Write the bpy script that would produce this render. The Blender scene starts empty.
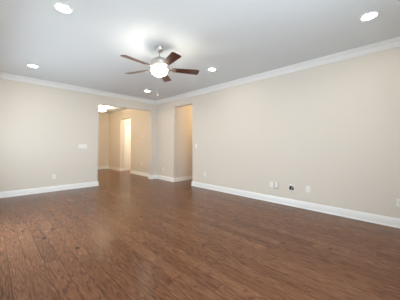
import bpy, bmesh, math, random
from mathutils import Vector, Matrix
random.seed(7)
SC = bpy.context.scene
COL = SC.collection
PI = math.pi

# ------------------------------------------------------------------ camera
CAM_H, YAW, ROLL, FPX = 1.1732, 0.7867, 0.0059, 208.41
fw = Vector((math.sin(YAW), math.cos(YAW), 0))
r0 = Vector((math.cos(YAW), -math.sin(YAW), 0))
u0 = Vector((0, 0, 1))
rt = r0*math.cos(ROLL) + u0*math.sin(ROLL)
up = u0*math.cos(ROLL) - r0*math.sin(ROLL)
cam = bpy.data.cameras.new('camera')
cam.sensor_fit = 'HORIZONTAL'
cam.sensor_width = 36
cam.lens = FPX/400*36
cam.shift_x = 0.0012
cam.shift_y = -0.0105
cam.clip_start = 0.02
camo = bpy.data.objects.new('camera', cam)
COL.objects.link(camo)
m = Matrix.Identity(4)
for i in range(3):
    m[i][0], m[i][1], m[i][2] = rt[i], up[i], -fw[i]
m[2][3] = CAM_H
camo.matrix_world = m
SC.camera = camo

# ------------------------------------------------------------------ world / exposure
w = bpy.data.worlds.new('daylight')
SC.world = w
w.use_nodes = True
bg = w.node_tree.nodes['Background']
bg.inputs[0].default_value = (0.81, 0.93, 1.04, 1)
bg.inputs[1].default_value = 20.0
SC.view_settings.view_transform = 'Standard'
SC.view_settings.look = 'None'
SC.view_settings.gamma = 1.0
SC.view_settings.use_curve_mapping = False
SC.view_settings.exposure = 0.15
SC.cycles.max_bounces = 10
SC.cycles.diffuse_bounces = 8
SC.cycles.sample_clamp_indirect = 8

def lamp(name, loc, power, color, size=0.16, kind='POINT', rot=None):
    L = bpy.data.lights.new(name, kind)
    L.energy = power
    L.color = color
    if kind == 'POINT':
        L.shadow_soft_size = size
    o = bpy.data.objects.new(name, L)
    o.location = loc
    if rot: o.rotation_euler = rot
    COL.objects.link(o)
    return o

WARM = (1.0, 0.70, 0.38)
WARM2 = (1.0, 0.78, 0.52)
lamp('hall_lamp', (5.75, 4.85, 2.35), 23, (1.0, 0.73, 0.42), 0.10)
lamp('vestibule_lamp', (5.6, 8.75, 2.45), 66, (1.0, 0.90, 0.74), 0.10)
lamp('foyer_fill', (1.9, 8.4, 2.6), 86, (1.0, 0.78, 0.50), 0.12)  # added fill light for the foyer, without a fixture

# ------------------------------------------------------------------ dimensions
H = 2.75
XR, YL = 4.1914, 6.3435          # faces of the right and left walls
XB, YB = -0.39, -0.69            # walls behind the camera
T = 0.15
OX0, OX1, OZ = 2.200, 3.975, 2.400     # opening in the left wall
PY0, PY1, PZ = 4.474, 5.345, 2.445     # passage in the right wall
DY0, DY1, DZ = 8.286, 9.316, 2.380     # doorway further along the right wall
YF = 10.64

# ------------------------------------------------------------------ helpers
def tag(o, label=None, cat=None, group=None, kind=None):
    if label: o['label'] = label
    if cat: o['category'] = cat
    if group: o['group'] = group
    if kind: o['kind'] = kind
    return o

def obj(name, bm, mat, parent=None, smooth=False, auto=None):
    me = bpy.data.meshes.new(name)
    bmesh.ops.recalc_face_normals(bm, faces=bm.faces[:])
    bm.to_mesh(me)
    bm.free()
    if mat: me.materials.append(mat)
    if smooth or auto:
        for p in me.polygons: p.use_smooth = True
    if auto:
        me.set_sharp_from_angle(angle=math.radians(auto))
    o = bpy.data.objects.new(name, me)
    COL.objects.link(o)
    if parent: o.parent = parent
    return o

def empty(name, loc, rot=(0, 0, 0)):
    o = bpy.data.objects.new(name, None)
    o.location = loc
    o.rotation_euler = rot
    o.empty_display_size = 0.05
    COL.objects.link(o)
    return o

def struct(name, bm, mat, label=None, cat=None, auto=None, parent=None):
    o = obj(name, bm, mat, parent, auto=auto)
    if not parent:
        tag(o, label, cat, None, 'structure')
    return o

def box(bm, x0, x1, y0, y1, z0, z1, bevel=0, seg=2):
    vs = [bm.verts.new((x, y, z)) for x in (x0, x1) for y in (y0, y1) for z in (z0, z1)]
    f = [(0, 1, 3, 2), (4, 6, 7, 5), (0, 4, 5, 1), (2, 3, 7, 6), (0, 2, 6, 4), (1, 5, 7, 3)]
    fs = [bm.faces.new([vs[i] for i in q]) for q in f]
    if bevel:
        es = list({e for q in fs for e in q.edges})
        bmesh.ops.bevel(bm, geom=es, offset=bevel, segments=seg, affect='EDGES', profile=0.5)

def lathe(bm, prof, n=32, M=None):
    """prof: list of (r, z); closed by poles where r == 0"""
    rings = []
    for r, z in prof:
        if r < 1e-6:
            v = [bm.verts.new((0, 0, z))]
        else:
            v = [bm.verts.new((r*math.cos(2*PI*k/n), r*math.sin(2*PI*k/n), z)) for k in range(n)]
        rings.append(v)
    for a, b in zip(rings, rings[1:]):
        for k in range(n):
            j = (k+1) % n
            if len(a) == 1 and len(b) == 1: continue
            if len(a) == 1: bm.faces.new((a[0], b[k], b[j]))
            elif len(b) == 1: bm.faces.new((a[k], b[0], a[j]))
            else: bm.faces.new((a[k], b[k], b[j], a[j]))
    if M is not None:
        bmesh.ops.transform(bm, matrix=M, verts=[v for r in rings for v in r])

def tube(bm, pts, r, n=10):
    pts = [Vector(p) for p in pts]
    rings = []
    ref = Vector((0.13, 0.37, 0.92)).normalized()
    for i, p in enumerate(pts):
        d = (pts[min(i+1, len(pts)-1)] - pts[max(i-1, 0)]).normalized()
        a = d.cross(ref)
        if a.length < 1e-3: a = d.cross(Vector((1, 0, 0)))
        a.normalize()
        b = d.cross(a)
        rings.append([bm.verts.new(p + r*(a*math.cos(2*PI*k/n) + b*math.sin(2*PI*k/n))) for k in range(n)])
    for a, b in zip(rings, rings[1:]):
        for k in range(n):
            bm.faces.new((a[k], b[k], b[(k+1) % n], a[(k+1) % n]))
    bm.faces.new(rings[0][::-1])
    bm.faces.new(rings[-1])

def extrude_outline(bm, pts, thick, axes, base):
    """pts in (s, z); axes 'x' -> wall runs along X with thickness along Y from base to base+thick, 'y' the other way"""
    def P(s, z, t): return (s, t, z) if axes == 'x' else (t, s, z)
    a = [bm.verts.new(P(s, z, base)) for s, z in pts]
    b = [bm.verts.new(P(s, z, base+thick)) for s, z in pts]
    n = len(pts)
    bm.faces.new(a)
    bm.faces.new(b[::-1])
    for i in range(n):
        j = (i+1) % n
        bm.faces.new((a[i], a[j], b[j], b[i]))

def round_jambs(bm, where, r=0.018):
    """round over the edges of openings (drywall corner bead)"""
    es = [e for e in bm.edges if where(e.verts[0].co, e.verts[1].co)]
    if es:
        bmesh.ops.bevel(bm, geom=es, offset=r, segments=4, affect='EDGES', profile=0.5)

def sweep(bm, prof, path, closed=False):
    """prof: (offset to the LEFT of the path, z). path: list of (x, y)"""
    n = len(path)
    P = [Vector(p) for p in path]
    rows = []
    for i in range(n):
        def nrm(a, b):
            d = (b-a).normalized()
            return Vector((-d.y, d.x))
        if closed or 0 < i < n-1:
            n1 = nrm(P[i-1], P[i]); n2 = nrm(P[i], P[(i+1) % n])
            mtr = (n1+n2)/(1+n1.dot(n2))
        elif i == 0:
            mtr = nrm(P[0], P[1])
        else:
            mtr = nrm(P[-2], P[-1])
        rows.append([bm.verts.new((P[i].x+mtr.x*o, P[i].y+mtr.y*o, z)) for o, z in prof])
    k = len(prof)
    for i in range(n if closed else n-1):
        a, b = rows[i], rows[(i+1) % n]
        for q in range(k):
            bm.faces.new((a[q], b[q], b[(q+1) % k], a[(q+1) % k]))
    if not closed:
        bm.faces.new(rows[0][::-1])
        bm.faces.new(rows[-1])

# ------------------------------------------------------------------ materials
def mat(name, color, rough=0.5, metal=0.0, coat=0.0, spec=0.5):
    M = bpy.data.materials.new(name)
    M.use_nodes = True
    b = M.node_tree.nodes['Principled BSDF']
    b.inputs['Base Color'].default_value = (*color, 1)
    b.inputs['Roughness'].default_value = rough
    b.inputs['Metallic'].default_value = metal
    b.inputs['Coat Weight'].default_value = coat
    b.inputs['Specular IOR Level'].default_value = spec
    return M

def glow(name, color, strength):
    M = bpy.data.materials.new(name)
    M.use_nodes = True
    b = M.node_tree.nodes['Principled BSDF']
    b.inputs['Base Color'].default_value = (0.9, 0.9, 0.88, 1)
    b.inputs['Emission Color'].default_value = (*color, 1)
    b.inputs['Emission Strength'].default_value = strength
    b.inputs['Roughness'].default_value = 0.25
    return M

class NT:
    def __init__(s, M):
        s.t = M.node_tree; s.n = s.t.nodes; s.b = s.n['Principled BSDF']
    def add(s, typ, **kw):
        o = s.n.new(typ)
        for k, v in kw.items(): setattr(o, k, v)
        return o
    def link(s, a, b): s.t.links.new(a, b)
    def math(s, op, a, b=None, c=None):
        o = s.add('ShaderNodeMath', operation=op)
        for i, v in enumerate((a, b, c)):
            if v is None: continue
            if isinstance(v, (int, float)): o.inputs[i].default_value = v
            else: s.link(v, o.inputs[i])
        return o.outputs[0]
    def ramp(s, fac, stops):
        o = s.add('ShaderNodeValToRGB')
        while len(o.color_ramp.elements) < len(stops): o.color_ramp.elements.new(0.5)
        for e, (p, c) in zip(o.color_ramp.elements, stops):
            e.position = p
            e.color = (*c, 1) if len(c) == 3 else c
        s.link(fac, o.inputs[0])
        return o.outputs[0]
    def mix(s, fac, a, b, blend='MIX'):
        o = s.add('ShaderNodeMix', data_type='RGBA', blend_type=blend)
        for sock, v in ((o.inputs[0], fac), (o.inputs[6], a), (o.inputs[7], b)):
            if isinstance(v, (int, float)): sock.default_value = v
            elif isinstance(v, tuple): sock.default_value = (*v, 1)
            else: s.link(v, sock)
        return o.outputs[2]

def paint(name, color, rough=0.75, bump=0.05, scale=260):
    M = mat(name, color, rough, spec=0.3)
    t = NT(M)
    tc = t.add('ShaderNodeTexCoord')
    no = t.add('ShaderNodeTexNoise')
    no.inputs['Scale'].default_value = scale
    no.inputs['Detail'].default_value = 3
    t.link(tc.outputs['Object'], no.inputs['Vector'])
    bp = t.add('ShaderNodeBump')
    bp.inputs['Strength'].default_value = bump
    bp.inputs['Distance'].default_value = 0.002
    t.link(no.outputs['Fac'], bp.inputs['Height'])
    t.link(bp.outputs['Normal'], t.b.inputs['Normal'])
    return M

M_WALL = paint('wall_paint', (0.69, 0.636, 0.562))
M_CEIL = paint('ceiling_paint', (0.71, 0.755, 0.775), 0.85, 0.08, 140)
M_TRIM = mat('trim_paint', (0.79, 0.795, 0.775), 0.35)
M_PLATE = mat('plate_plastic', (0.82, 0.80, 0.755), 0.4)
M_SLOT = mat('slot_dark', (0.010, 0.010, 0.011), 0.7)
M_NICKEL = mat('brushed_nickel', (0.60, 0.58, 0.55), 0.36, 1.0)
M_CABLE_W = mat('white_cable', (0.80, 0.80, 0.78), 0.45)
M_CABLE_K = mat('black_cable', (0.02, 0.02, 0.022), 0.45)
M_DOOR = mat('door_paint', (0.86, 0.84, 0.80), 0.4)
M_LENS = glow('lens_glow', (1.0, 0.92, 0.81), 108)
M_BOWL = glow('bowl_glow', (1.0, 0.93, 0.82), 16)
M_DOME = glow('dome_glow', (1.0, 0.86, 0.62), 9)

def floor_material():
    M = mat('hardwood', (0.2, 0.1, 0.06), 0.3, spec=0.19)
    t = NT(M)
    tc = t.add('ShaderNodeTexCoord')
    sp = t.add('ShaderNodeSeparateXYZ')
    t.link(tc.outputs['Object'], sp.inputs[0])
    X, Y = sp.outputs[0], sp.outputs[1]
    W, Ln = 0.127, 1.15
    v = t.math('DIVIDE', X, W)
    row = t.math('FLOOR', v)
    wn = t.add('ShaderNodeTexWhiteNoise', noise_dimensions='1D')
    t.link(row, wn.inputs['W'])
    u = t.math('ADD', t.math('DIVIDE', Y, Ln), t.math('MULTIPLY', wn.outputs['Value'], 7.3))
    idx = t.math('FLOOR', u)
    cb = t.add('ShaderNodeCombineXYZ')
    t.link(row, cb.inputs[0]); t.link(idx, cb.inputs[1])
    w2 = t.add('ShaderNodeTexWhiteNoise', noise_dimensions='2D')
    t.link(cb.outputs[0], w2.inputs['Vector'])
    rnd = w2.outputs['Value']
    rsep = t.add('ShaderNodeSeparateColor')
    t.link(w2.outputs['Color'], rsep.inputs[0])
    # seams
    fv = t.math('FRACT', v); fu = t.math('FRACT', u)
    dv = t.math('MULTIPLY', t.math('MINIMUM', fv, t.math('SUBTRACT', 1.0, fv)), W)
    du = t.math('MULTIPLY', t.math('MINIMUM', fu, t.math('SUBTRACT', 1.0, fu)), Ln)
    d = t.math('MINIMUM', dv, du)
    seam = t.add('ShaderNodeMapRange', interpolation_type='SMOOTHSTEP')
    seam.inputs['From Min'].default_value = 0.0
    seam.inputs['From Max'].default_value = 0.0035
    t.link(d, seam.inputs['Value'])
    # grain coordinates: each board its own piece of timber
    gc = t.add('ShaderNodeCombineXYZ')
    t.link(t.math('ADD', X, t.math('MULTIPLY', rsep.outputs[0], 31.0)), gc.inputs[0])
    t.link(t.math('ADD', t.math('MULTIPLY', Y, 0.09), t.math('MULTIPLY', rsep.outputs[1], 17.0)), gc.inputs[1])
    # cathedral figure: contour lines of a soft stretched noise
    n1 = t.add('ShaderNodeTexNoise')
    n1.inputs['Scale'].default_value = 9.0
    n1.inputs['Detail'].default_value = 2.0
    n1.inputs['Roughness'].default_value = 0.45
    t.link(gc.outputs[0], n1.inputs['Vector'])
    rings = t.math('PINGPONG', t.math('MULTIPLY', n1.outputs['Fac'], 15.0), 0.5)
    fig = t.add('ShaderNodeMapRange', interpolation_type='SMOOTHSTEP')
    fig.inputs['From Min'].default_value = 0.02
    fig.inputs['From Max'].default_value = 0.22
    t.link(rings, fig.inputs['Value'])
    # fine pores
    n2 = t.add('ShaderNodeTexNoise')
    n2.inputs['Scale'].default_value = 95.0
    n2.inputs['Detail'].default_value = 4.0
    t.link(gc.outputs[0], n2.inputs['Vector'])
    # soft blotches of the stain
    n3 = t.add('ShaderNodeTexNoise')
    n3.inputs['Scale'].default_value = 2.6
    n3.inputs['Detail'].default_value = 3.0
    t.link(gc.outputs[0], n3.inputs['Vector'])
    tone = t.ramp(rnd, [(0.0, (0.1248, 0.0507, 0.0234)), (0.35, (0.1540, 0.0649, 0.0310)), (0.7, (0.1706, 0.0732, 0.0361)), (1.0, (0.2039, 0.0902, 0.0447))])
    tone = t.mix(t.math('MULTIPLY', n3.outputs['Fac'], 0.6), tone, (0.1831, 0.0810, 0.0381))
    dark = t.mix(1.0, tone, (0.64, 0.60, 0.58), 'MULTIPLY')
    c1 = t.mix(fig.outputs[0], dark, tone)
    pores = t.ramp(n2.outputs['Fac'], [(0.36, (0.62, 0.59, 0.57)), (0.58, (1.14, 1.14, 1.14))])
    c2 = t.mix(0.75, c1, pores, 'MULTIPLY')
    # knots in the timber: (x, y, radius)
    nd = t.add('ShaderNodeTexNoise')
    nd.inputs['Scale'].default_value = 30.0
    t.link(tc.outputs['Object'], nd.inputs['Vector'])
    kmin = None
    for kx, ky, kr in ((0.480, 3.237, 0.026), (0.607, 3.486, 0.020), (0.705, 2.658, 0.023), (0.458, 3.806, 0.014), (0.400, 3.52, 0.012),
                       (1.085, 3.361, 0.013), (2.30, 1.15, 0.012), (2.75, 0.62, 0.014), (1.75, 2.2, 0.010), (2.9, 2.6, 0.016)):
        dx = t.math('SUBTRACT', X, kx)
        dy = t.math('MULTIPLY', t.math('SUBTRACT', Y, ky), 0.6)
        dd = t.math('SQRT', t.math('ADD', t.math('MULTIPLY', dx, dx), t.math('MULTIPLY', dy, dy)))
        dd = t.math('DIVIDE', dd, kr)
        kmin = dd if kmin is None else t.math('MINIMUM', kmin, dd)
    kmin = t.math('ADD', kmin, t.math('MULTIPLY', t.math('SUBTRACT', nd.outputs['Fac'], 0.5), 1.2))
    kn = t.add('ShaderNodeMapRange', interpolation_type='SMOOTHSTEP')
    kn.inputs['From Min'].default_value = 0.45
    kn.inputs['From Max'].default_value = 1.25
    t.link(kmin, kn.inputs['Value'])
    c3 = t.mix(kn.outputs[0], (0.030, 0.014, 0.009), c2)
    seamc = t.mix(1.0, c3, (0.30, 0.28, 0.26), 'MULTIPLY')
    c4 = t.mix(seam.outputs[0], seamc, c3)
    t.link(c4, t.b.inputs['Base Color'])
    rg = t.math('ADD', 0.18, t.math('MULTIPLY', n2.outputs['Fac'], 0.14))
    t.link(rg, t.b.inputs['Roughness'])
    # hand-scraped surface
    n4 = t.add('ShaderNodeTexNoise')
    n4.inputs['Scale'].default_value = 9.0
    t.link(gc.outputs[0], n4.inputs['Vector'])
    hgt = t.math('ADD', t.math('MULTIPLY', seam.outputs[0], 0.6),
                 t.math('ADD', t.math('MULTIPLY', fig.outputs[0], 0.25), t.math('MULTIPLY', n4.outputs['Fac'], 0.9)))
    bp = t.add('ShaderNodeBump')
    bp.inputs['Strength'].default_value = 0.12
    bp.inputs['Distance'].default_value = 0.003
    t.link(hgt, bp.inputs['Height'])
    t.link(bp.outputs['Normal'], t.b.inputs['Normal'])
    return M
M_FLOOR = floor_material()

def blade_material():
    M = mat('cherry_blade', (0.08, 0.02, 0.012), 0.3, coat=0.4)
    t = NT(M)
    tc = t.add('ShaderNodeTexCoord')
    mp = t.add('ShaderNodeMapping')
    mp.inputs['Scale'].default_value = (3, 60, 3)
    t.link(tc.outputs['Object'], mp.inputs[0])
    n = t.add('ShaderNodeTexNoise')
    n.inputs['Scale'].default_value = 1.0
    n.inputs['Detail'].default_value = 4
    t.link(mp.outputs[0], n.inputs['Vector'])
    c = t.ramp(n.outputs['Fac'], [(0.3, (0.045, 0.012, 0.008)), (0.7, (0.105, 0.030, 0.018))])
    t.link(c, t.b.inputs['Base Color'])
    return M
M_BLADE = blade_material()

# ------------------------------------------------------------------ shell
bm = bmesh.new(); box(bm, -0.7, 7.2, -0.9, 10.9, -0.12, 0)
struct('floor', bm, M_FLOOR, 'reddish brown hardwood plank floor running away along the right wall', 'floor')
bm = bmesh.new(); box(bm, -0.7, 7.2, -0.9, 10.9, H, H+0.12)
struct('ceiling', bm, M_CEIL, 'flat pale grey painted ceiling above the whole room', 'ceiling')

def near(a, b): return abs(a-b) < 1e-4
# left wall (with the wide opening)
bm = bmesh.new()
extrude_outline(bm, [(XB-T, 0), (OX0, 0), (OX0, OZ), (OX1, OZ), (OX1, 0), (XR, 0), (XR, H), (XB-T, H)], T, 'x', YL)
round_jambs(bm, lambda a, b: near(a.y, b.y) and ((near(a.x, b.x) and (near(a.x, OX0) or near(a.x, OX1))) or (near(a.z, OZ) and near(b.z, OZ))))
struct('wall_left', bm, M_WALL, 'beige wall at left with a wide opening into the foyer', 'wall', auto=40)
# right wall, one plane from the room through to the foyer
bm = bmesh.new()
extrude_outline(bm, [(YB-T, 0), (PY0, 0), (PY0, PZ), (PY1, PZ), (PY1, 0), (DY0, 0), (DY0, DZ), (DY1, DZ), (DY1, 0), (YF+T, 0), (YF+T, H), (YB-T, H)], T, 'y', XR)
JY = (PY0, PY1, DY0, DY1)
round_jambs(bm, lambda a, b: near(a.x, b.x) and ((near(a.y, b.y) and any(near(a.y, q) for q in JY)) or (near(a.z, b.z) and (near(a.z, PZ) or near(a.z, DZ)))))
struct('wall_right', bm, M_WALL, 'long beige wall at right with outlets and a passage', 'wall', auto=40)
# walls behind and beside the camera, with unseen windows laid out to light the room
# (start, end, sill height, head height)
WIN_B = [(0.35, 1.70, 1.00, 2.35)]                                # in the back wall, along X
FILL_WIN_S = [(2.90, 4.20, 0.42, 1.32), (4.85, 5.45, 1.05, 1.72)]      # in the side wall, along Y: added to even out the light
def wall_with_windows(lo, hi, wins, base, axis):
    bm = bmesh.new()
    def bx(a, b, z0, z1):
        if axis == 'x': box(bm, a, b, base-T, base, z0, z1)
        else: box(bm, base-T, base, a, b, z0, z1)
    s = lo
    for a, b, z0, z1 in wins:
        bx(s, a, 0, H); bx(a, b, 0, z0); bx(a, b, z1, H)
        s = b
    bx(s, hi, 0, H)
    return bm
struct('wall_back', wall_with_windows(XB-T, XR, WIN_B, YB, 'x'), M_WALL, 'beige wall with one window', 'wall')
struct('wall_side', wall_with_windows(YB, YL, FILL_WIN_S, XB, 'y'), M_WALL, 'beige wall with two windows added for light', 'wall')
# foyer and passages
bm = bmesh.new(); box(bm, 0.6, XR, YF, YF+T, 0, H)
struct('wall_foyer_far', bm, M_WALL, 'tan wall at the far end of the foyer', 'wall')
bm = bmesh.new(); box(bm, 0.6-T, 0.6, YL+T, YF+T, 0, H)
struct('wall_foyer_side', bm, M_WALL, 'plain wall on the left of the foyer', 'wall')
bm = bmesh.new(); box(bm, XR+T, 6.6, PY1, PY1+T, 0, H)
struct('wall_passage_far', bm, M_WALL, 'warm lit wall inside the passage at right', 'wall')
bm = bmesh.new(); box(bm, XR+T, 6.6, PY0-T, PY0, 0, H)
struct('wall_passage_near', bm, M_WALL, 'near wall of the passage at right', 'wall')
bm = bmesh.new(); box(bm, 6.6, 6.6+T, PY0-T, PY1+T, 0, H)
struct('wall_passage_end', bm, M_WALL, 'end wall of the passage at right', 'wall')
bm = bmesh.new(); box(bm, XR+T, 6.6, DY1, DY1+T, 0, H)
struct('wall_vestibule_far', bm, M_WALL, 'brightly lit wall beyond the foyer doorway', 'wall')
bm = bmesh.new(); box(bm, XR+T, 6.6, DY0-T, DY0, 0, H)
struct('wall_vestibule_near', bm, M_WALL, 'near wall beyond the foyer doorway', 'wall')
bm = bmesh.new(); box(bm, 6.6, 6.6+T, DY0-T, DY1+T, 0, H)
struct('wall_vestibule_end', bm, M_WALL, 'end wall beyond the foyer doorway', 'wall')

# windows (out of the picture: sized and placed to balance the daylight)
k = 0
for wins, axis, base in ((WIN_B, 'x', YB), (FILL_WIN_S, 'y', XB)):
    for a, b, WZ0, WZ1 in wins:
        k += 1
        bm = bmesh.new()
        f = 0.05
        def fr(a0, a1, d0, d1, z0, z1):
            if axis == 'x': box(bm, a0, a1, base-d1, base-d0, z0, z1)
            else: box(bm, base-d1, base-d0, a0, a1, z0, z1)
        zm = (WZ0+WZ1)/2
        fr(a, a+f, .03, .11, WZ0, WZ1); fr(b-f, b, .03, .11, WZ0, WZ1)
        fr(a+f, b-f, .03, .11, WZ0, WZ0+f); fr(a+f, b-f, .03, .11, WZ1-f, WZ1)
        fr(a+f, b-f, .04, .10, zm-0.02, zm+0.02)
        struct('window_%d' % k, bm, M_TRIM, 'white double hung window, unseen, sized for the daylight', 'window')
        L = bpy.data.lights.new('window_portal', 'AREA')
        L.shape = 'RECTANGLE'; L.size = b-a; L.size_y = WZ1-WZ0
        L.cycles.is_portal = True
        o = bpy.data.objects.new('window_portal', L)
        o.location = ((a+b)/2, base-T, zm) if axis == 'x' else (base-T, (a+b)/2, zm)
        o.rotation_euler = (PI/2, 0, 0) if axis == 'x' else (PI/2, 0, -PI/2)
        COL.objects.link(o)

# ------------------------------------------------------------------ trim
BH, BT = 0.1315, 0.015
BASE = [(0, 0), (BT+0.010, 0), (BT+0.009, 0.010), (BT+0.004, 0.018), (BT, 0.020), (BT, BH-0.030), (BT-0.004, BH-0.022), (BT-0.006, BH-0.010), (BT-0.010, BH-0.002), (0.003, BH), (0, BH)]
def baseboard(name, path, label):
    bm = bmesh.new(); sweep(bm, BASE, path)
    return struct(name, bm, M_TRIM, label, 'baseboard', auto=35)
# left-hand side of each path faces the open room
baseboard('baseboard_left', [(OX0, YL+T), (OX0, YL), (XB, YL)][::1], 'white baseboard along the left wall below the light switches')
baseboard('baseboard_right', [(XR, YB), (XR, PY0), (XR+T, PY0), (6.6, PY0)], 'long white baseboard along the right wall')
baseboard('baseboard_pier', [(6.6, PY1), (XR, PY1), (XR, YL), (OX1, YL), (OX1, YL+T), (XR, YL+T), (XR, DY0), (XR+T, DY0), (6.6, DY0)], 'white baseboard wrapping the pier between passage and foyer')
baseboard('baseboard_foyer', [(4.36, DY1), (XR, DY1), (XR, YF), (0.6, YF)], 'white baseboard around the far corner of the foyer')
baseboard('baseboard_back', [(XB, YL), (XB, YB), (XR, YB)], 'white baseboard')
CH, CP = 0.1164, 0.074
CROWN = [(0, -CH), (0.013, -CH), (0.015, -0.111), (0.015, -0.101), (0.012, -0.097), (0.021, -0.093), (0.022, -0.085), (0.024, -0.070), (0.030, -0.054),
         (0.040, -0.042), (0.052, -0.035), (0.056, -0.034), (0.056, -0.027), (0.062, -0.024), (0.066, -0.016), (CP, -0.013), (CP, 0), (0, 0)]
bm = bmesh.new()
sweep(bm, [(o, H+z) for o, z in CROWN], [(XB, YB), (XR, YB), (XR, YL), (XB, YL)], True)
struct('trim_1', bm, M_TRIM, 'white stepped crown moulding around the top of the room walls', 'crown moulding', auto=25)

# white door beyond the foyer doorway
DX0, DX1, DH = 4.45, 5.21, 2.03
d1 = empty('door_1', (DX0, DY1, 0)); tag(d1, 'white panel door seen through the bright foyer doorway', 'door', None, 'structure')
bm = bmesh.new()
wd = DX1-DX0
box(bm, 0, wd, -0.012, 0, 0.008, DH)
for (a, b, z0, z1) in ((0.11, wd-0.11, 0.22, 0.90), (0.11, wd-0.11, 1.05, 1.90)):
    box(bm, a, b, -0.018, -0.012, z0, z1, 0.004)
    box(bm, a+0.05, b-0.05, -0.024, -0.018, z0+0.05, z1-0.05, 0.004)
obj('door_panel', bm, M_DOOR, d1)
bm = bmesh.new(); lathe(bm, [(0, 0), (0.028, 0), (0.028, 0.006), (0.010, 0.010), (0.010, 0.035), (0.026, 0.042), (0.028, 0.055), (0.018, 0.066), (0, 0.068)], 20, Matrix.Translation((wd-0.07, -0.012, 0.95)) @ Matrix.Rotation(PI/2, 4, 'X'))
obj('door_handle', bm, M_NICKEL, d1, auto=40)
bm = bmesh.new()
cw = 0.075
box(bm, -cw, 0, -0.02, 0, 0, DH+cw, 0.004); box(bm, wd, wd+cw, -0.02, 0, 0, DH+cw, 0.004); box(bm, 0, wd, -0.02, 0, DH, DH+cw, 0.004)
obj('door_casing', bm, M_TRIM, d1)

# ------------------------------------------------------------------ ceiling fan
FX, FY = 1.902, 2.814
fan = empty('ceiling_fan', (FX, FY, H))
tag(fan, 'five blade ceiling fan with nickel body, dark cherry blades and glowing bowl light', 'ceiling fan')
bm = bmesh.new(); lathe(bm, [(0, 0), (0.066, 0), (0.068, -0.008), (0.066, -0.030), (0.058, -0.055), (0.042, -0.078), (0.022, -0.092), (0, -0.094)], 36)
obj('canopy', bm, M_NICKEL, fan, auto=40)
bm = bmesh.new(); tube(bm, [(0, 0, -0.090), (0, 0, -0.185)], 0.0125, 16)
obj('downrod', bm, M_NICKEL, fan, auto=40)
bm = bmesh.new(); lathe(bm, [(0, -0.160), (0.026, -0.160), (0.030, -0.175), (0.060, -0.186), (0.100, -0.200), (0.122, -0.222), (0.126, -0.238), (0.122, -0.246), (0.127, -0.252), (0.124, -0.280), (0.108, -0.306), (0.085, -0.322), (0, -0.322)], 44)
obj('motor_housing', bm, M_NICKEL, fan, auto=40)
bm = bmesh.new(); lathe(bm, [(0, -0.320), (0.062, -0.320), (0.064, -0.335), (0.060, -0.350), (0.030, -0.356), (0.012, -0.360), (0.010, -0.470), (0, -0.470)], 36)
obj('light_fitter', bm, M_NICKEL, fan, auto=40)
bm = bmesh.new(); lathe(bm, [(0.120, -0.360), (0.129, -0.362), (0.133, -0.374), (0.129, -0.395), (0.115, -0.424), (0.088, -0.448), (0.053, -0.463), (0.020, -0.469), (0, -0.469)], 44)
tag(obj('light_bowl', bm, M_BOWL, fan, smooth=True), 'glowing frosted glass bowl')
bm = bmesh.new(); lathe(bm, [(0, -0.464), (0.020, -0.468), (0.018, -0.476), (0.009, -0.482), (0.011, -0.490), (0.006, -0.500), (0, -0.502)], 20)
obj('finial', bm, M_NICKEL, fan, auto=40)
for k in range(3):      # the bulbs in the open-topped bowl
    a = 2*PI*k/3 + 0.4
    lamp('bulb', (FX+0.08*math.cos(a), FY+0.08*math.sin(a), H-0.372), 3.6, (1.0, 0.90, 0.76), 0.022)

def blade_mesh():
    bm = bmesh.new()
    r1, r2, w1, w2 = 0.195, 0.645, 0.108, 0.146
    out = []
    n = 7
    def corner(cx, cy, r, a0, a1):
        for k in range(n):
            a = math.radians(a0+(a1-a0)*k/(n-1)); out.append((cx+r*math.cos(a), cy+r*math.sin(a)))
    corner(r2-0.03, w2/2-0.03, 0.03, 90, 0)
    corner(r2-0.03, -w2/2+0.03, 0.03, 0, -90)
    corner(r1+0.035, -w1/2+0.035, 0.035, -90, -180)
    corner(r1+0.035, w1/2-0.035, 0.035, 180, 90)
    a = [bm.verts.new((x, y, -0.003)) for x, y in out]
    b = [bm.verts.new((x, y, 0.003)) for x, y in out]
    bm.faces.new(a[::-1]); bm.faces.new(b)
    for i in range(len(out)):
        j = (i+1) % len(out)
        bm.faces.new((a[i], a[j], b[j], b[i]))
    return bm
def iron_mesh():
    bm = bmesh.new()
    st = [(0.085, 0.022, 0.012), (0.115, 0.018, 0.010), (0.150, 0.016, 0.002), (0.185, 0.024, -0.006), (0.215, 0.036, -0.007), (0.255, 0.030, -0.007), (0.270, 0.012, -0.007)]
    rows = [[bm.verts.new((x, s*w, z+dz)) for s, dz in ((-1, -0.0025), (1, -0.0025), (1, 0.0025), (-1, 0.0025))] for x, w, z in st]
    for p, q in zip(rows, rows[1:]):
        for k in range(4):
            bm.faces.new((p[k], q[k], q[(k+1) % 4], p[(k+1) % 4]))
    bm.faces.new(rows[0][::-1]); bm.faces.new(rows[-1])
    return bm
PITCH = Matrix.Rotation(math.radians(-12), 4, 'X')
blade0 = iron0 = None
for k in range(5):
    ang = math.radians(41.3 + 72*k)
    if blade0 is None:
        bmx = blade_mesh(); bmesh.ops.transform(bmx, matrix=PITCH, verts=bmx.verts[:])
        b = blade0 = obj('blade', bmx, M_BLADE, fan)
        bmx = iron_mesh(); bmesh.ops.transform(bmx, matrix=PITCH, verts=bmx.verts[:])
        i = iron0 = obj('blade_arm', bmx, M_NICKEL, fan)
    else:
        b = blade0.copy(); COL.objects.link(b); b.parent = fan
        i = iron0.copy(); COL.objects.link(i); i.parent = fan
    for o in (b, i):
        o.location = (0, 0, -0.350)
        o.rotation_euler = (0, 0, ang)
bm = bmesh.new(); tube(bm, [(-0.040, -0.046, -0.338), (-0.100, -0.106, -0.345), (-0.108, -0.114, -0.356), (-0.108, -0.114, -0.79)], 0.0014, 6)
c = obj('pull_chain', bm, M_NICKEL, fan, auto=40)
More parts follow.
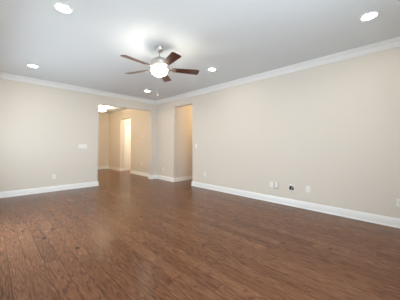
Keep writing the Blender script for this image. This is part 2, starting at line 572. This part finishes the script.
bm = bmesh.new(); lathe(bm, [(0, 0), (0.005, -0.002), (0.009, -0.016), (0.006, -0.030), (0, -0.033)], 14, Matrix.Translation((-0.108, -0.114, -0.79)))
obj('chain_fob', bm, M_PLATE, c, auto=40)

# ------------------------------------------------------------------ recessed lights
def recessed_mesh_ring():
    bm = bmesh.new()
    lathe(bm, [(0.100, 0), (0.098, -0.006), (0.090, -0.009), (0.078, -0.008), (0.070, -0.003), (0.070, 0), (0.100, 0)], 40)
    return bm
def recessed_mesh_lens():
    bm = bmesh.new(); lathe(bm, [(0, -0.0045), (0.05, -0.0042), (0.071, -0.002), (0.071, 0), (0, 0)], 40)
    return bm
RL = [(0.585, 2.815, 'recessed ceiling light nearest the upper left corner of the photo'),
      (0.593, 5.310, 'recessed ceiling light close to the crown moulding of the left wall'),
      (3.222, 0.335, 'recessed ceiling light at far right near the crown of the right wall'),
      (3.219, 2.860, 'recessed ceiling light just right of the fan blades'),
      (3.196, 5.330, 'recessed ceiling light in the corner just beyond the fan, before the foyer opening')]
r_ring = r_lens = None
for x, y, lab in RL:
    e = empty('recessed_light', (x, y, H))
    tag(e, lab, 'ceiling light', 'recessed lights in the room ceiling')
    if r_ring is None:
        r_ring = obj('trim_ring', recessed_mesh_ring(), M_TRIM, e, smooth=True)
        r_lens = obj('lens', recessed_mesh_lens(), M_LENS, e, smooth=True)
    else:
        for s in (r_ring, r_lens):
            c = s.copy(); COL.objects.link(c); c.parent = e

# foyer lamp: an open-topped glass bowl on a short stem
e = empty('bowl_ceiling_light', (3.22, 8.93, H))
tag(e, 'glowing semi flush glass bowl light in the foyer beyond the left opening', 'ceiling light')
bm = bmesh.new(); lathe(bm, [(0, 0), (0.070, 0), (0.070, -0.012), (0.055, -0.026), (0.012, -0.032), (0.010, -0.195), (0, -0.195)], 32)
obj('canopy_stem', bm, M_NICKEL, e, auto=40)
bm = bmesh.new(); lathe(bm, [(0.178, -0.122), (0.184, -0.125), (0.178, -0.138), (0.156, -0.158), (0.115, -0.180), (0.055, -0.193), (0, -0.196)], 40)
tag(obj('glass_bowl', bm, M_DOME, e, smooth=True), 'glowing glass bowl')
bm = bmesh.new(); lathe(bm, [(0, -0.192), (0.014, -0.195), (0.012, -0.207), (0, -0.214)], 16)
obj('finial', bm, M_NICKEL, e, auto=40)
for k in range(2):
    lamp('foyer_bulb', (3.22+(-0.09, 0.09)[k], 8.93, H-0.150), 20, (1.0, 0.92, 0.78), 0.025)

# ------------------------------------------------------------------ wall plates
# local frame: x along the wall, y out of the wall, z up, origin at the plate's centre
ROT_R = (0, 0, PI/2)      # on the right wall: out of the wall is -X
ROT_L = (0, 0, PI)        # on the left wall: out of the wall is -Y
def on_right(y, z): return (XR, y, z), ROT_R
def on_left(x, z): return (x, YL, z), ROT_L

def plate_mesh(wd, ht, d=0.006):
    bm = bmesh.new(); box(bm, -wd/2, wd/2, 0, d, -ht/2, ht/2, 0.0025)
    return bm
def screw(bm, x, z, y=0.006):
    lathe(bm, [(0, 0.0012), (0.0022, 0.0010), (0.0032, 0), (0, 0)], 10, Matrix.Translation((x, y, z)) @ Matrix.Rotation(-PI/2, 4, 'X'))

def outlet(place, label, group='duplex outlets low on the walls'):
    e = empty('wall_outlet', *place)
    tag(e, label, 'outlet', group)
    p = obj('cover_plate', plate_mesh(0.072, 0.116), M_PLATE, e)
    bm = bmesh.new(); screw(bm, 0, 0)
    obj('screw', bm, M_NICKEL, p)
    for z in (0.0205, -0.0205):
        bm = bmesh.new(); box(bm, -0.017, 0.017, 0.005, 0.0085, z-0.0145, z+0.0145, 0.003)
        r = obj('receptacle', bm, M_PLATE, e)
        bm = bmesh.new()
        box(bm, -0.0075, -0.0055, 0.0082, 0.0088, z-0.002, z+0.007)
        box(bm, 0.0055, 0.0075, 0.0082, 0.0088, z-0.002, z+0.006)
        lathe(bm, [(0, 0.0004), (0.0025, 0.0004), (0.0025, 0), (0, 0)], 10, Matrix.Translation((0, 0.0084, z-0.008)) @ Matrix.Rotation(-PI/2, 4, 'X'))
        obj('slots', bm, M_SLOT, r)
    return e
def toggle_switch(place, n, label, group=None):
    e = empty('light_switch', *place)
    tag(e, label, 'light switch', group)
    p = obj('cover_plate', plate_mesh(0.072+0.046*(n-1), 0.116), M_PLATE, e)
    for k in range(n):
        x = (k-(n-1)/2)*0.046
        for z in (0.043, -0.043):
            bm = bmesh.new(); screw(bm, x, z)
            obj('screw', bm, M_NICKEL, p)
        bm = bmesh.new()
        box(bm, x-0.0165, x+0.0165, 0.005, 0.0080, -0.033, 0.033, 0.0015)
        obj('rocker', bm, M_PLATE, e)
    return e

toggle_switch(on_left(1.795, 1.143), 4, 'wide white four gang light switch on the left wall beside the opening')
outlet(on_left(1.135, 0.366), 'white outlet low on the left wall above the baseboard')
toggle_switch(on_right(4.324, 1.167), 1, 'single white light switch on the right wall beside the passage')
outlet(on_right(3.960, 0.380), 'white outlet low on the right wall nearest the passage edge')
outlet(on_right(5.918, 0.370), 'small white outlet low on the pier between passage and foyer opening')
outlet(on_right(7.395, 0.470), 'white outlet low on the foyer wall beyond the opening')
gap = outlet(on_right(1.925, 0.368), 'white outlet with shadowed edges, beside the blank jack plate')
outlet(on_right(1.311, 0.372), 'white outlet just right of the cable opening')
outlet(on_right(0.075, 0.362), 'white outlet cut by the right edge of the photo')

bm = bmesh.new(); box(bm, -0.045, 0.045, -0.001, 0.0022, -0.070, 0.058)  # dark sheet behind the plate, painted shade along its edges
tag(obj('shadow_edge', bm, mat('shadow_grey', (0.16, 0.15, 0.14), 0.9), gap), 'dark sheet painted as shadow around the plate')

# coaxial jack plate
e = empty('jack_plate', *on_right(2.028, 0.368))
tag(e, 'pale wall jack plate left of the paired outlet on the right wall', 'wall plate')
obj('cover_plate', plate_mesh(0.072, 0.116), M_PLATE, e)
bm = bmesh.new(); lathe(bm, [(0, 0.012), (0.0045, 0.012), (0.0048, 0.003), (0.0075, 0.003), (0.0075, 0), (0, 0)], 12, Matrix.Translation((0, 0.006, 0)) @ Matrix.Rotation(-PI/2, 4, 'X'))
obj('coax_jack', bm, M_NICKEL, e, auto=40)

# low-voltage cable opening
e = empty('cable_pass_through', *on_right(1.612, 0.360))
tag(e, 'white cable pass-through plate with a dark opening between the outlets', 'wall plate')
bm = bmesh.new()
a, b, c, d = 0.056, 0.062, 0.044, 0.048
box(bm, -a, a, 0, 0.005, c, b, 0.0015); box(bm, -a, a, 0, 0.005, -b, -d, 0.0015)
box(bm, -a, -c, 0, 0.005, -d, c, 0.0015); box(bm, c, a, 0, 0.005, -d, c, 0.0015)
obj('plate_frame', bm, M_PLATE, e)
bm = bmesh.new(); box(bm, -c, c, 0, 0.002, -d, c)  # dark panel stands for the shade in the hole, wall left uncut
tag(obj('opening', bm, M_SLOT, e), 'dark panel painted as the shaded opening')
# hood over the opening
bm = bmesh.new()
seg = 12
for rr in (0,):
    rows = []
    for k in range(seg+1):
        th = PI*k/seg
        x = 0.044*math.cos(th); z = 0.014+0.034*math.sin(th)
        rows.append([bm.verts.new(q) for q in ((x, 0.004, z), (x*0.9, 0.022, z-0.004), (x*0.82, 0.022, z-0.009), (x*0.85, 0.004, z-0.006))])
    for p, q in zip(rows, rows[1:]):
        for k in range(4): bm.faces.new((p[k], q[k], q[(k+1) % 4], p[(k+1) % 4]))
    bm.faces.new(rows[0]); bm.faces.new(rows[-1][::-1])
obj('hood', bm, M_PLATE, e, auto=40)
bm = bmesh.new()
for o in (0.0,):
    tube(bm, [(-0.004-o, 0.003, 0.02), (-0.012-o, 0.020, 0.005), (-0.020-o*0.6, 0.026, -0.025), (-0.016-o*0.4, 0.022, -0.050), (-0.002, 0.020, -0.058), (0.008-o, 0.014, -0.040), (0.004-o, 0.003, -0.020)], 0.0034, 8)
t = obj('white_cable', bm, M_CABLE_W, None, auto=60)
t.location, t.rotation_euler = on_right(1.612, 0.360)
tag(t, 'white cable looping out of the dark wall opening', 'cable')
bm = bmesh.new()
tube(bm, [(0.010, 0.003, 0.015), (0.016, 0.018, 0.000), (0.014, 0.022, -0.025), (0.006, 0.018, -0.038), (0.000, 0.003, -0.034)], 0.0042, 8)
t = obj('black_cable', bm, M_CABLE_K, None, auto=60)
t.location, t.rotation_euler = on_right(1.612, 0.360)
tag(t, 'short black cable inside the dark wall opening', 'cable')

# thermostat on the foyer wall
e = empty('thermostat', *on_right(7.255, 1.541))
tag(e, 'small white thermostat on the foyer wall seen through the opening', 'thermostat')
bm = bmesh.new(); box(bm, -0.06, 0.06, 0, 0.022, -0.042, 0.042, 0.006, 3)
obj('housing', bm, M_PLATE, e)
bm = bmesh.new(); box(bm, -0.032, 0.032, 0.0215, 0.0228, -0.008, 0.026)
obj('display', bm, mat('display_grey', (0.35, 0.38, 0.34), 0.3), e)
